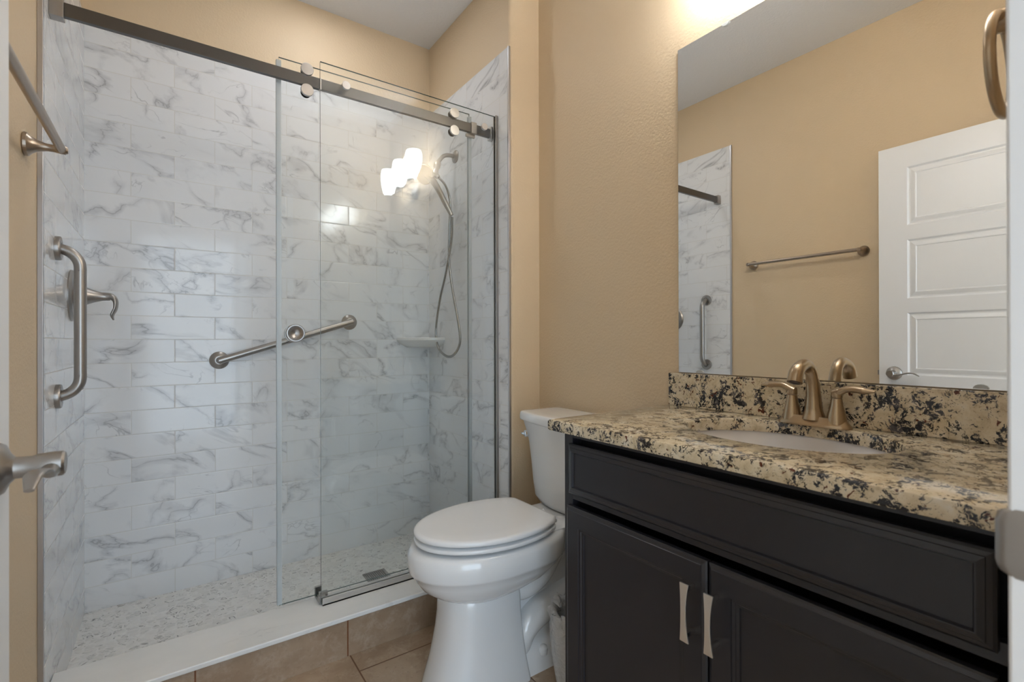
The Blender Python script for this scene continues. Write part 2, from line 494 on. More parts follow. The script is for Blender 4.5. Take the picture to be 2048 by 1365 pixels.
# doorway lining, casing, strike plate
jamb = struct(box('trim_3', PX1, PX1 + .022, -.03, .098, 0, 2.125, 'white_trim', bevel=.003))
def strike():
    pts = [(PX1 - .0005, .070), (PX1 - .0005, .098), (PX1 + .0005, .103), (PX1 + .004, .1065), (PX1 + .0055, .1055), (PX1 + .0025, .102), (PX1 + .0015, .098), (PX1 + .0015, .070)]
    zs = [(.918, .75), (.922, .95), (.930, 1.0), (.966, 1.0), (.974, .95), (.978, .75)]
    rings = []
    for z, k in zs: rings.append([(x, .07 + (y - .07) * k, z) for x, y in pts])
    loft('strike_plate', rings, 'brushed_nickel', jamb, angle=60)
strike()
struct(boxes('trim_4', [(PX1 + .022, PX1 + .080, YF, YF + .014, 0, 2.20)], 'white_trim', bevel=.004))
struct(box('trim_5', PX0 - .022, PX0, -.03, .080, 0, 2.125, 'white_trim', bevel=.003))
struct(box('trim_6', PX0, PX1, -.03, .080, 2.105, 2.125, 'white_trim', bevel=.003))
struct(box('baseboard_return', XS + .008, XM, YST - .014, YST, 0, .11, 'white_trim', bevel=.004))
struct(box('baseboard_right', XM - .014, XM, 1.06, YST - .014, 0, .11, 'white_trim', bevel=.004))
struct(box('baseboard_left', XLP, XLP + .014, .10, 1.745, 0, .11, 'white_trim', bevel=.004))

# ============================================================ SHOWER CURB
curb = root('shower_curb', (.48, 1.85, 0), 'low shower curb faced in brown stone tile with a white marble cap across the shower opening', 'curb')
box('tiled_face', XLP, XS + .006, 1.762, 1.935, 0, .135, 'curb_tile', curb)
box('marble_cap', XL + .001, XS - .001, 1.747, 1.950, .135, .152, 'marble_slab', curb, bevel=.004, seg=3)
# ============================================================ SHOWER HARDWARE
YG, YR, YS = 1.877, 1.912, 1.940      # fixed glass, rail, sliding glass
ZR0, ZR1 = 2.078, 2.118
rail = root('shower_rail', (.48, YR, 2.098), 'long dark brushed steel rail carrying the sliding glass door across the shower', 'rail')
box('rail_bar', XL + .012, XS - .012, YR - .008, YR + .008, ZR0, ZR1, 'steel_dark', rail, bevel=.0008)
for sx in (-1, 1):
    xa = XL if sx < 0 else XS
    x0, x1 = (xa, xa + .032) if sx < 0 else (xa - .020, xa)
    box('wall_bracket', x0, x1, YR - .017, YR + .017, ZR0 - .009, ZR1 + .009, 'steel_bright' if sx > 0 else 'brushed_nickel', rail, bevel=.0015)
boxes('door_stop', [(1.118, 1.146, YR - .014, YR + .014, ZR0 - .005, ZR1 + .006), (1.100, 1.146, YR + .004, YR + .014, ZR0 - .018, ZR0 - .004)], 'brushed_nickel', rail, bevel=.0015)
box('rail_joint_collar', .461, .467, YR - .010, YR + .010, ZR0 - .001, ZR1 + .001, 'steel_bright', rail)

def glass_pane(name, x0, x1, y, z0, z1, parent, th=.008):
    v, f = boxvf(x0, x1, y - th / 2, y + th / 2, z0, z1)
    # faces: bottom, top, -y, +x, +y, -x
    return mk(name, v, f, ['clear_glass', 'glass_edge'], parent, fmat=[1, 1, 0, 1, 0, 1])
fix = root('fixed_glass_panel', (.85, YG, .152), 'fixed clear glass shower panel beside the toilet, held in a steel sill', 'shower panel')
glass_pane('glass_pane', .456, XS - .004, YG, .157, 2.166, fix)
channel = boxes('wall_channel', [(XS - .013, XS, YG - .012, YG - .005, .152, 2.169), (XS - .013, XS, YG + .005, YG + .010, .152, 2.169), (XS - .003, XS, YG - .005, YG + .005, .152, 2.169)], 'brushed_nickel', fix, bevel=.0006)
boxes('sill_channel', [(.459, XS - .012, YG - .012, YG - .005, .152, .178), (.459, XS - .012, YG + .005, YG + .012, .152, .176), (.459, XS - .012, YG - .012, YG + .012, .152, .158)], 'steel_bright', fix, bevel=.0006)
boxes('door_guide', [(.452, .476, YG + .006, YG + .034, .152, .178), (.452, .476, YG + .030, YS + .010, .152, .160), (.452, .476, YS + .008, YS + .018, .152, .190), (.456, .486, YG + .020, YG + .034, .158, .188)], 'brushed_nickel', fix, bevel=.001)
def disc_knob(name, x, y, z, r, h, parent):
    # spun face towards the room (-Y)
    return lathe(name, [(r * .72, 0), (r * .72, h * .35), (r, h * .38), (r, h * .93), (r * .96, h), (r * .10, h * 1.01)], (x, y, z), (0, -1, 0), 'steel_bright', parent, 36)
for x in (.547, 1.163): disc_knob('standoff_knob', x, YG - .004, 2.098, .0155, .016, fix)

slide = root('sliding_glass_door', (.72, YS, .160), 'sliding clear glass shower door hung on rollers behind the fixed panel', 'shower door')
slide.rotation_euler = (0, 0, R(-.8))   # turned slightly so its lamp reflections merge with the fixed pane's
glass_pane('glass_pane', .327, 1.125, YS, .163, 2.172, slide)
for xa, xb in ((.318, .335), (1.118, 1.134)):
    boxes('edge_seal', [(xa, xb, YS - .0075, YS - .0045, .166, 2.160), (xa, xb, YS + .0045, YS + .0075, .166, 2.160), ((xa, xa + .004) if xa < .5 else (xb - .004, xb)) + (YS - .0075, YS + .0075, .166, 2.160)], 'vinyl_seal', slide, bevel=.001)
for xr in (.417, 1.028):
    for zz in (2.136, 2.059):
        rr = root if False else None
        ro = lathe('roller', [(.010, 0), (.010, .008), (.0175, .010), (.0175, .016), (.014, .0165), (.014, .0185), (.0185, .019)], (xr, YS - .004, zz), (0, -1, 0), 'black_gap', slide, 36)
        lathe('roller_cap', [(.0215, .034), (.0225, .035), (.0225, .042), (.0215, .0435), (.0022, .0438)], (xr, YS - .004, zz), (0, -1, 0), 'steel_bright', ro, 40)
        lathe('roller_stem', [(.008, .010), (.008, .036)], (xr, YS - .004, zz), (0, -1, 0), 'brushed_nickel', ro, 20)
pull = lathe('finger_pull', [(.026, 0), (.031, .002), (.033, .006), (.033, .018), (.031, .020), (.027, .020), (.0255, .017), (.014, .010), (.0, .007)], (.380, YS - .004, 1.159), (0, -1, 0), 'brushed_nickel', slide, 48)
lathe('inside_pull_ring', [(.026, 0), (.033, .002), (.033, .014), (.031, .016)], (.380, YS + .004, 1.159), (0, 1, 0), 'brushed_nickel', slide, 48)

# ------------------------------------------------------------ grab bars
def flange(parent, o, ax, r=.038, h=.013):
    return lathe('flange', [(r, 0), (r, h * .72), (r * .95, h), (r * .50, h * 1.05), (r * .44, h * .85)], o, ax, 'brushed_nickel', parent, 48)
gv = root('grab_bar', (XL, 2.005, .96), 'short vertical brushed steel grab bar on the left tiled wall', 'grab bar')
for z in (1.414, .962): flange(gv, (XL, 2.005, z), (1, 0, 0), .0365)
rz = .062
def bend(z, s):   # corner arc
    return [(XL + .056 - rz * .9 + rz * .9 * math.sin(R(a)), 2.005, z - s * (rz * .9) + s * rz * .9 * math.cos(R(a))) for a in range(0, 91, 15)][:]
_b = [(XL, 2.005, 1.414)] + bend(1.414, 1) + [(XL + .056, 2.005, 1.414 - rz * .9 - q) for q in (.012, .03)] + [(XL + .056, 2.005, .962 + rz * .9 + q) for q in (.03, .012)] + bend(.962, -1)[::-1] + [(XL, 2.005, .962)]
tube('bar', _b, .0155, 'brushed_nickel', gv, 28, 4)
gd = root('grab_bar', (.48, YB, 1.05), 'long slanted brushed steel grab bar on the back tiled wall', 'grab bar')
A = Vector((.186, YB, 1.044)); B = Vector((.777, YB, 1.231)); dirn = (B - A).normalized()
for p_ in (A, B): lathe('flange', [(.040, 0), (.040, .003), (.038, .0055), (.022, .017), (.017, .018)], p_, (0, -1, 0), 'brushed_nickel', gd, 48)
pts = [A + Vector((0, -.002, 0))]
for a in range(0, 91, 18): pts.append(A + dirn * (.035 * (1 - math.cos(R(a)))) + Vector((0, -.010 - .036 * math.sin(R(a)), 0)))
for a in range(90, -1, -18): pts.append(B - dirn * (.035 * (1 - math.cos(R(a)))) + Vector((0, -.010 - .036 * math.sin(R(a)), 0)))
pts.append(B + Vector((0, -.002, 0)))
tube('bar', pts, .0155, 'brushed_nickel', gd, 28, 4)

# ------------------------------------------------------------ valve
vy, vz = 2.285, 1.292
va = root('shower_valve', (XL, vy, vz), 'brushed nickel shower valve with round plate and lever on the left tiled wall', 'shower valve')
lathe('escutcheon', [(.090, 0), (.090, .004), (.082, .011), (.045, .014), (.030, .018)], (XL, vy, vz), (1, 0, 0), 'brushed_nickel', va, 64)
lathe('hub', [(.042, .012), (.040, .018), (.033, .036), (.022, .062), (.015, .085), (.013, .106)], (XL, vy, vz), (1, 0, 0), 'brushed_nickel', va, 40)
tube('lever', [(XL + .085, vy, vz + .002), (XL + .108, vy, vz + .001), (XL + .121, vy - .002, vz - .014), (XL + .121, vy - .004, vz - .042), (XL + .112, vy - .006, vz - .066), (XL + .116, vy - .006, vz - .084)],
     [.014, .0145, .014, .013, .012, .006], 'brushed_nickel', va, 20, 6, flat=[(1, 1), (1.1, .85), (1.3, .6), (1.4, .5), (1.3, .5), (1, .4)], ref=(0, 1, 0))

# ------------------------------------------------------------ shower head
sh = root('hand_shower', (XS, 2.274, 2.108), 'nickel hand shower on a wall arm with a long looped hose', 'shower head')
lathe('arm_flange', [(.033, 0), (.033, .004), (.026, .009), (.014, .012)], (XS, 2.274, 2.108), (-1, 0, 0), 'brushed_nickel', sh, 40)
tube('arm', [(XS, 2.274, 2.108), (1.205, 2.274, 2.108), (1.172, 2.274, 2.098), (1.150, 2.272, 2.075), (1.130, 2.268, 2.050)], .0105, 'brushed_nickel', sh, 20)
lathe('diverter', [(.015, 0), (.018, .006), (.018, .030), (.014, .036), (.014, .062), (.019, .066), (.019, .084), (.012, .088)], (1.133, 2.268, 2.052), (-.35, -.25, -.9), 'brushed_nickel', sh, 28)
lathe('hose_nut', [(.012, 0), (.013, .004), (.013, .026), (.009, .032)], (1.108, 2.250, 1.990), (.35, -.30, -.70), 'brushed_nickel', sh, 24)
hd = lathe('shower_head_disc', [(.012, -.034), (.026, -.026), (.044, -.008), (.050, .006), (.050, .014), (.046, .018)], (1.058, 2.255, 1.975), (-.80, -.45, -.42), 'brushed_nickel', sh, 40)
tube('wand', [(1.062, 2.253, 1.972), (1.085, 2.222, 1.935), (1.112, 2.205, 1.880), (1.140, 2.190, 1.818), (1.165, 2.178, 1.765)], [.019, .017, .0145, .0135, .0105], 'brushed_nickel', sh, 24)
hose = [(1.115, 2.243, 1.974), (1.150, 2.216, 1.923), (1.170, 2.205, 1.839), (1.18, 2.23, 1.704), (1.19, 2.256, 1.555), (1.195, 2.227, 1.395), (1.2, 2.179, 1.238), (1.2, 2.158, 1.124), (1.2, 2.222, 1.060),
        (1.2, 2.305, 1.050), (1.2, 2.399, 1.094), (1.2, 2.429, 1.193), (1.195, 2.37, 1.354), (1.19, 2.289, 1.493), (1.185, 2.218, 1.651), (1.168, 2.178, 1.757)]
C_ = catmull(hose, 26); V_, F_ = [], []
u_ = None
rads = []
for i in range(len(C_)): rads.append(.0068 if i % 2 else .0056)
v_, f_ = [], []
T_ = [(C_[min(i + 1, len(C_) - 1)] - C_[max(i - 1, 0)]).normalized() for i in range(len(C_))]
u_ = Vector((1, 0, 0))
for i, c_ in enumerate(C_):
    u_ = (u_ - T_[i] * u_.dot(T_[i])).normalized(); w_ = T_[i].cross(u_)
    for k in range(10):
        an = 2 * PI * k / 10; v_.append(tuple(c_ + u_ * (rads[i] * math.cos(an)) + w_ * (rads[i] * math.sin(an))))
for i in range(len(C_) - 1):
    for k in range(10):
        j = (k + 1) % 10; f_.append((i * 10 + k, i * 10 + j, (i + 1) * 10 + j, (i + 1) * 10 + k))
mk('hose', v_, f_, 'grey_hose', sh, smooth=True, angle=180)

# ------------------------------------------------------------ corner shelf, drain
def shelf():
    n = 14; cx, cy = XS, YB; out = []
    def ring(z, r0, lip=0):
        pts = [(cx, cy, z)]
        for k in range(n + 1):
            a = R(180 + 90 * k / n); rr = r0 * (1 - .05 * math.sin(2 * (a - PI)) ** 2)
            pts.append((cx + rr * math.cos(a), cy + rr * math.sin(a), z))
        return pts
    rings = [ring(1.095, .140), ring(1.110, .168), ring(1.122, .190), ring(1.136, .200), ring(1.147, .200), ring(1.150, .196), ring(1.150, .186), ring(1.145, .182)]
    return loft('corner_shelf', rings, 'shelf_ceramic', None, angle=30)
tag(shelf(), 'white ceramic corner shelf in the far corner of the shower under the hose', 'shelf')
dr = root('floor_drain', (.789, 2.214, .032), 'small square grey drain grate in the pebble shower floor', 'drain')
box('drain_dark_plate', .739, .839, 2.164, 2.264, .031, .0335, 'black_gap', dr)  # solid black plate standing in for the dark below the grate
v, f = [], []
bars = []
for k in range(12):
    q = .739 + k * (.1 / 11); bars.append((q - .0022, q + .0022, 2.164, 2.264, .0335, .0365))
for k in range(12):
    q = 2.164 + k * (.1 / 11); bars.append((.739, .839, q - .0018, q + .0018, .0334, .0364))
bars += [(.737, .742, 2.162, 2.266, .0330, .0368), (.832, .841, 2.162, 2.266, .0330, .0368), (.737, .841, 2.162, 2.169, .0330, .0368), (.737, .839, 2.259, 2.266, .0330, .0368)]
boxes('drain_grate', bars, 'brushed_nickel', dr)

# ============================================================ DOOR
XD = -.183
door = root('door_1', (XD - .018, .10, 0), 'white five panel door standing open against the left wall', 'door')
door['kind'] = 'structure'
del door['label']; del door['category']
y0, y1, z0, z1 = .100, .956, .012, 2.105
us = [y0, y0 + .118, y1 - .118, y1]
pz = [(.225, .520), (.590, .885), (.955, 1.265), (1.335, 1.628), (1.700, 1.990)]
vs = [z0]
for a, b in pz: vs += [a, b]
vs.append(z1)
cells = {(1, 2 * k + 1) for k in range(5)}
prof = [(.008, .007), (.014, .007), (.030, .002), (.034, .002), (.037, .0045)]
V1, F1 = panelled(lambda u, v, d: (XD - d, u, v), us, vs, cells, prof)
V2, F2 = panelled(lambda u, v, d: (XD - .036 + d, u, v), us, vs, cells, prof)
n = len(V1) + len(V2)
V3 = [(XD, y0, z0), (XD, y1, z0), (XD, y1, z1), (XD, y0, z1), (XD - .036, y0, z0), (XD - .036, y1, z0), (XD - .036, y1, z1), (XD - .036, y0, z1)]
F3 = [(0, 1, 5, 4), (1, 2, 6, 5), (2, 3, 7, 6), (3, 0, 4, 7)]
Vd, Fd = join([(V1, F1), (V2, F2), (V3, F3)])
slab = mk('door_slab', Vd, Fd, 'white_door', door)
# lever set
hy, hz = .892, .962
hs = lathe('door_handle', [(.034, 0), (.034, .003), (.031, .008), (.020, .013), (.014, .018), (.0135, .034), (.0155, .040), (.0165, .056), (.0165, .064), (.014, .067), (.005, .067)], (XD, hy, hz), (1, 0, 0), 'brushed_nickel', door, 44)
tube('lever', [(XD + .054, hy - .002, hz - .002), (XD + .054, hy - .018, hz - .006), (XD + .054, hy - .040, hz - .004), (XD + .052, hy - .065, hz + .004), (XD + .050, hy - .090, hz + .004), (XD + .050, hy - .112, hz - .008)],
     [.012, .010, .0085, .0085, .008, .005], 'brushed_nickel', hs, 20, 8, flat=[(1, 1), (1, .9), (1, .5), (1.25, .45), (1.2, .45), (1, .5)], ref=(1, 0, 0))
box('latch', XD - .026, XD - .010, y1 - .001, y1 + .010, hz - .012, hz + .012, 'brushed_nickel', door, bevel=.001)
lathe('door_handle', [(.034, 0), (.031, .008), (.014, .016), (.0135, .034), (.014, .040)], (XD - .036, hy, hz), (-1, 0, 0), 'brushed_nickel', door, 32)

# ============================================================ TOWEL BAR on the left wall
tb = root('towel_bar', (XLP, 1.365, 1.618), 'round brushed nickel towel bar on the beige left wall, shown again in the mirror', 'towel bar')
def post(parent, y, z, name='post'):
    prof = [(.027, 0), (.029, .003), (.028, .009), (.021, .015), (.014, .026), (.0095, .042), (.009, .055), (.011, .068), (.011, .078), (.007, .083)]
    return lathe(name, prof, (XLP, y, z), (1, 0, 0), 'towel_bar_nickel', parent, 40)
for y in (1.672, 1.060): post(tb, y, 1.618)
tube('bar', [(XLP + .070, 1.675, 1.618), (XLP + .070, 1.057, 1.618)], .0100, 'towel_bar_nickel', tb, 24, 2, curve=False)

# ============================================================ TOWEL RING on the doorway wall
trr = root('towel_ring', (.925, YF, 1.56), 'champagne nickel towel ring on the wall beside the doorway', 'towel ring')
lathe('mount', [(.027, 0), (.029, .003), (.027, .010), (.018, .018), (.013, .034), (.012, .052), (.015, .066), (.015, .080), (.009, .085)], (.925, YF, 1.560), (0, 1, 0), 'champagne_nickel', trr, 40)
rg = []
for k in range(33):
    a = 2 * PI * k / 32 + PI / 2
    rg.append((.922 + .066 * math.cos(a), YF + .072, 1.498 + .064 * math.sin(a)))
tube('ring', rg, .0065, 'champagne_nickel', trr, 16, 3, flat=[(1.0, 1.0), (1.0, 1.0)], ref=(0, 1, 0))

# ============================================================ VANITY
XC0, ZT, ZTB = .859, .910, .879     # counter front, top, underside
van = root('vanity_cabinet', (1.15, .56, 0), 'dark espresso vanity cabinet with one false drawer front and two doors under the granite top', 'cabinet')
FX = .902
boxes('carcass', [(FX, FX + .02, .993, 1.025, .10, .878), (FX, FX + .02, .082, .146, .10, .878), (FX, FX + .02, .146, .993, .862, .878), (FX + .045, FX + .050, .10, 1.007, .70, .878), (FX, FX + .02, .146, .993, .694, .724), (FX, FX + .02, .146, .993, .10, .145), (FX + .02, XM - .001, 1.007, 1.025, 0, .878), (FX + .02, XM - .001, .084, .100, 0, .878), (FX + .06, XM - .001, .10, 1.007, .10, .118), (FX + .055, FX + .070, .10, 1.007, 0, .10), (XM - .010, XM - .001, .10, 1.007, .10, .878)], 'dark_cabinet', van, bevel=.0012)  # includes a panel added behind the drawer opening to keep its gap dark
def front(name, y0, y1, z0, z1, prof, th=.020, mat='dark_cabinet'):
    """overlay front; prof from the outer edge inwards: (inset, depth back from the face)"""
    xf = FX - th
    V, F = [], []
    def q(pts): n = len(V); V.extend(pts); F.append((n, n + 1, n + 2, n + 3))
    def rect(i, d): return [(xf + d, y0 + i, z0 + i), (xf + d, y1 - i, z0 + i), (xf + d, y1 - i, z1 - i), (xf + d, y0 + i, z1 - i)]
    prev = rect(0, th)
    for i, d in prof:
        cur = rect(i, d)
        for k in range(4): q([prev[k], prev[(k + 1) % 4], cur[(k + 1) % 4], cur[k]])
        prev = cur
    q(prev)
    q(rect(0, th))
    return mk(name, V, F, mat, van)
front('drawer_front', .155, .996, .712, .848, [(0, .009), (.004, .006), (.010, .004), (.011, .0025), (.019, 0), (.021, .0), (.0235, .0055), (.026, .0055)])
dprof = [(0, .008), (.003, .005), (.009, .0015), (.010, 0), (.050, 0), (.0515, .003), (.057, .004), (.0585, .006), (.064, .007), (.0655, .0105), (.068, .0105)]
dl = front('door', .577, 1.002, .135, .679, dprof); dl['label'] = 'left cabinet door'
dr_ = front('door', .155, .573, .135, .679, dprof); dr_['label'] = 'right cabinet door'
def pull_handle(parent, yc):
    zc, hh, nn = .576, .059, 12
    rings = []
    for k in range(nn + 1):
        s = -1 + 2 * k / nn
        z = zc + hh * s
        w = .0058 + .0044 * s * s
        bow = .0035 * (1 - s * s)
        xo = .848 - bow
        rings.append([(xo, yc - w, z), (xo, yc + w, z), (xo + .0035, yc + w, z), (xo + .0035, yc - w, z)])
    h = loft('handle', rings, 'pull_silver', parent, bevel=.0006, smooth=False)
    for s in (-1, 1):
        box('handle_post', .850, FX - .020, yc - .004, yc + .004, zc + s * .046 - .005, zc + s * .046 + .005, 'chrome', h, bevel=.0008)
pull_handle(dl, .603); pull_handle(dr_, .549)

# countertop with an oval cut for the undermount sink
ct = root('countertop', (1.13, .56, ZTB), 'speckled cream and black granite vanity countertop with a matching backsplash', 'countertop')
SX, SY, SA, SB = 1.172, .565, .172, .228
def counter():
    N = 64; x0, x1, y0, y1 = XC0, XM - .001, YF + .001, 1.046
    e = .006
    cs = [math.atan2(y - SY, x - SX) for x, y in ((x0, y0), (x1, y0), (x1, y1), (x0, y1))]
    angs = sorted([2 * PI * k / N - PI for k in range(N)] + cs)
    def outer(a, ins, rc=.0):
        dx, dy = math.cos(a), math.sin(a)
        t1 = ((x1 - ins - SX) / dx if dx > 1e-9 else (x0 + ins - SX) / dx if dx < -1e-9 else 1e9)
        t2 = ((y1 - ins - SY) / dy if dy > 1e-9 else (y0 + ins - SY) / dy if dy < -1e-9 else 1e9)
        t_ = min(t1, t2); return (SX + dx * t_, SY + dy * t_)
    def inner(a, g=0):
        dx, dy = math.cos(a), math.sin(a)
        t_ = 1 / math.sqrt((dx / (SA + g)) ** 2 + (dy / (SB + g)) ** 2)
        return (SX + dx * t_, SY + dy * t_)
    rings = []
    def add(fn, z): rings.append([(*fn(a), z) for a in angs])
    add(lambda a: inner(a, 0), ZTB); add(lambda a: inner(a, 0), ZT - .003); add(lambda a: inner(a, .001), ZT - .001); add(lambda a: inner(a, .003), ZT)
    add(lambda a: outer(a, e), ZT); add(lambda a: outer(a, e * .3), ZT - e * .3); add(lambda a: outer(a, 0), ZT - e)
    add(lambda a: outer(a, 0), ZTB + e * .8); add(lambda a: outer(a, e * .25), ZTB + e * .25); add(lambda a: outer(a, e), ZTB)
    add(lambda a: inner(a, 0), ZTB)
    return loft('granite_top', rings, 'granite', ct, cap=False, angle=30)
counter()
box('backsplash', XM - .022, XM - .001, YF + .001, 1.046, ZT, 1.0185, 'granite', ct, bevel=.0015)
# sink
def sink():
    rings = []
    for g, z in ((.022, ZTB - .001), (.006, ZTB - .001), (.004, ZTB - .006), (-.006, ZTB - .045), (-.030, ZTB - .095), (-.075, ZTB - .125), (-.120, ZTB - .135), (-.150, ZTB - .137)):
        rings.append([(SX + (SA + g) * math.cos(2 * PI * k / 56), SY + (SB + g) * math.sin(2 * PI * k / 56), z) for k in range(56)])
    for g, z in ((-.150, ZTB - .147), (-.115, ZTB - .145), (-.068, ZTB - .135), (-.022, ZTB - .105), (.004, ZTB - .055), (.012, ZTB - .012), (.022, ZTB - .010), (.022, ZTB - .001)):
        rings.append([(SX + (SA + g) * math.cos(2 * PI * k / 56), SY + (SB + g) * math.sin(2 * PI * k / 56), z) for k in range(56)])
    r = root('sink', (SX, SY, ZTB - .147), 'white oval undermount sink set into the granite countertop', 'sink')
    loft('basin', rings, 'sink_porcelain', r, cap=False, angle=60)
    lathe('sink_drain', [(.022, 0), (.022, .003), (.017, .005), (.004, .006)], (SX, SY, ZTB - .140), (0, 0, 1), 'champagne_nickel', r, 30)
sink()

# ------------------------------------------------------------ faucet
FXc, FY = 1.345, .570
fa = root('faucet', (FXc, FY, ZT), 'champagne nickel two handle faucet with an arched spout on the granite behind the sink', 'faucet')
def base():
    N = 48; rings = []
    def outl(a, hx, hy, pinch):
        # stadium along Y, waisted in the middle
        c, s = math.cos(a), math.sin(a)
        y = hy * (abs(s) ** .75) * (1 if s >= 0 else -1)
        w = hx * (1 - pinch * (1 - min(1, abs(y) / (hy * .62))) )
        x = w * (abs(c) ** .8) * (1 if c >= 0 else -1)
        return x, y
    for hx, hy, z, pn in ((.030, .086, 0, .10), (.030, .086, .003, .10), (.028, .083, .008, .14), (.024, .077, .016, .2), (.021, .073, .022, .25), (.0195, .0715, .024, .25), (.001, .05, .0245, .2)):
        rings.append([(FXc + outl(2 * PI * k / N, hx, hy, pn)[0], FY + outl(2 * PI * k / N, hx, hy, pn)[1], ZT + z) for k in range(N)])
    loft('base_plate', rings, 'champagne_nickel', fa, angle=50)
base()
tube('spout', [(FXc, FY, ZT + .016), (FXc, FY, ZT + .040), (FXc - .001, FY, ZT + .075), (FXc - .006, FY, ZT + .115), (FXc - .019, FY, ZT + .143), (FXc - .042, FY, ZT + .156), (FXc - .068, FY, ZT + .152), (FXc - .090, FY, ZT + .139), (FXc - .101, FY, ZT + .114)],
     [.0285, .0205, .0170, .0150, .0138, .0140, .0152, .0168, .0172], 'champagne_nickel', fa, 32, 10, ref=(0, 1, 0))
lathe('aerator', [(.0120, 0), (.0120, .0015), (.010, .0015), (.009, .0005)], (FXc - .1008, FY, ZT + .1140), (-.40, 0, -.92), 'steel_dark', fa, 24)
for s, lab in ((1, 'far'), (-1, 'near')):
    cy = FY + s * .0525
    h = lathe('handle_cone', [(.0235, .010), (.0220, .021), (.0190, .036), (.0145, .055), (.0120, .072), (.0115, .0735)], (FXc, cy, ZT), (0, 0, 1), 'champagne_nickel', fa, 40)
    lathe('handle_cap', [(.0118, .0745), (.0123, .076), (.0123, .086), (.0118, .089), (.008, .0905)], (FXc, cy, ZT), (0, 0, 1), 'champagne_nickel', h, 36)
    tube('lever', [(FXc, cy - s * .006, ZT + .084), (FXc, cy + s * .006, ZT + .089), (FXc, cy + s * .020, ZT + .0965), (FXc, cy + s * .038, ZT + .0985), (FXc, cy + s * .058, ZT + .0965), (FXc, cy + s * .080, ZT + .0955)],
         [.0120, .0120, .0105, .0105, .0120, .0040], 'champagne_nickel', h, 24, 8, flat=[(1, .8), (1, .8), (.9, .75), (.9, .75), (1, .72), (1, .6)], ref=(1, 0, 0))

# ------------------------------------------------------------ mirror
mi = root('mirror', (XM, .62, 1.021), 'large frameless rectangular wall mirror above the granite backsplash', 'mirror')
v, f = boxvf(XM - .006, XM - .0005, .118, 1.016, 1.0215, 2.110)
mk('mirror_pane', v, f, ['mirror_glass', 'mirror_edge'], mi, fmat=[1, 1, 1, 1, 1, 0])
def clip(y, z, s):
    pts = []
    hw, hh = .013, .010
    for k in range(9):
        a = R(180 * k / 8); pts.append((y + hw * math.cos(a), z - s * (hh * .9) * math.sin(a) if False else z + s * hh * math.sin(a)))
    V = [(XM - .010, yy, zz) for yy, zz in pts] + [(XM - .006, yy, zz) for yy, zz in pts]
    n = len(pts)
    F = [tuple(range(n)), tuple(range(n, 2 * n))[::-1]] + [(i, (i + 1) % n, n + (i + 1) % n, n + i) for i in range(n)]
    mk('mirror_clip', V, F, 'clear_clip', mi, bevel=.0008)
clip(.842, 2.110, -1); clip(.268, 2.110, -1); clip(.268, 1.0225, 1); clip(.935, 1.0225, 1)

# ------------------------------------------------------------ vanity light
vl = root('vanity_light', (XM, .585, 2.165), 'three light nickel vanity fixture with white bell glass shades above the mirror', 'wall lamp')
lathe('back_plate', [(.062, 0), (.062, .008), (.052, .018), (.020, .024), (.016, .030)], (XM, .600, 2.185), (-1, 0, 0), 'brushed_nickel', vl, 44)
tube('arm', [(XM - .02, .600, 2.185), (XM - .06, .600, 2.182), (XM - .114, .600, 2.197)], .009, 'brushed_nickel', vl, 20)
box('cross_bar', XM - .126, XM - .114, .345, .858, 2.192, 2.203, 'brushed_nickel', vl, bevel=.002)
for y in (.820, .600, .380):
    tube('socket_stem', [(XM - .120, y, 2.194), (XM - .120, y, 2.208)], .008, 'brushed_nickel', vl, 16, 2, curve=False)
    lathe('shade_holder', [(.010, 0), (.022, .006), (.026, .018), (.026, .024)], (XM - .120, y, 2.199), (0, 0, 1), 'brushed_nickel', vl, 28)
    s = lathe('shade', [(.020, 0), (.030, .008), (.040, .028), (.048, .058), (.0530, .090), (.0535, .118), (.050, .142), (.046, .152), (.044, .151), (.048, .140), (.0515, .118), (.051, .090), (.046, .060), (.038, .032), (.028, .012), (.0, .008)],
              (XM - .120, y, 2.212), (0, 0, 1), 'lamp_shade', vl, 40, angle=80)
    s['label'] = 'lit white glass shade'

# recessed light over the shower
rl = root('recessed_light', (.62, 2.20, ZC - .012), 'round recessed ceiling light above the shower', 'ceiling light')
lathe('trim_ring', [(.082, 0), (.082, .003), (.066, .010), (.064, .003)], (.62, 2.20, ZC), (0, 0, -1), 'white_trim', rl, 48)
lathe('lens', [(.062, 0), (.062, .006), (.055, .008)], (.62, 2.20, ZC - .001), (0, 0, -1), 'can_lens', rl, 40)

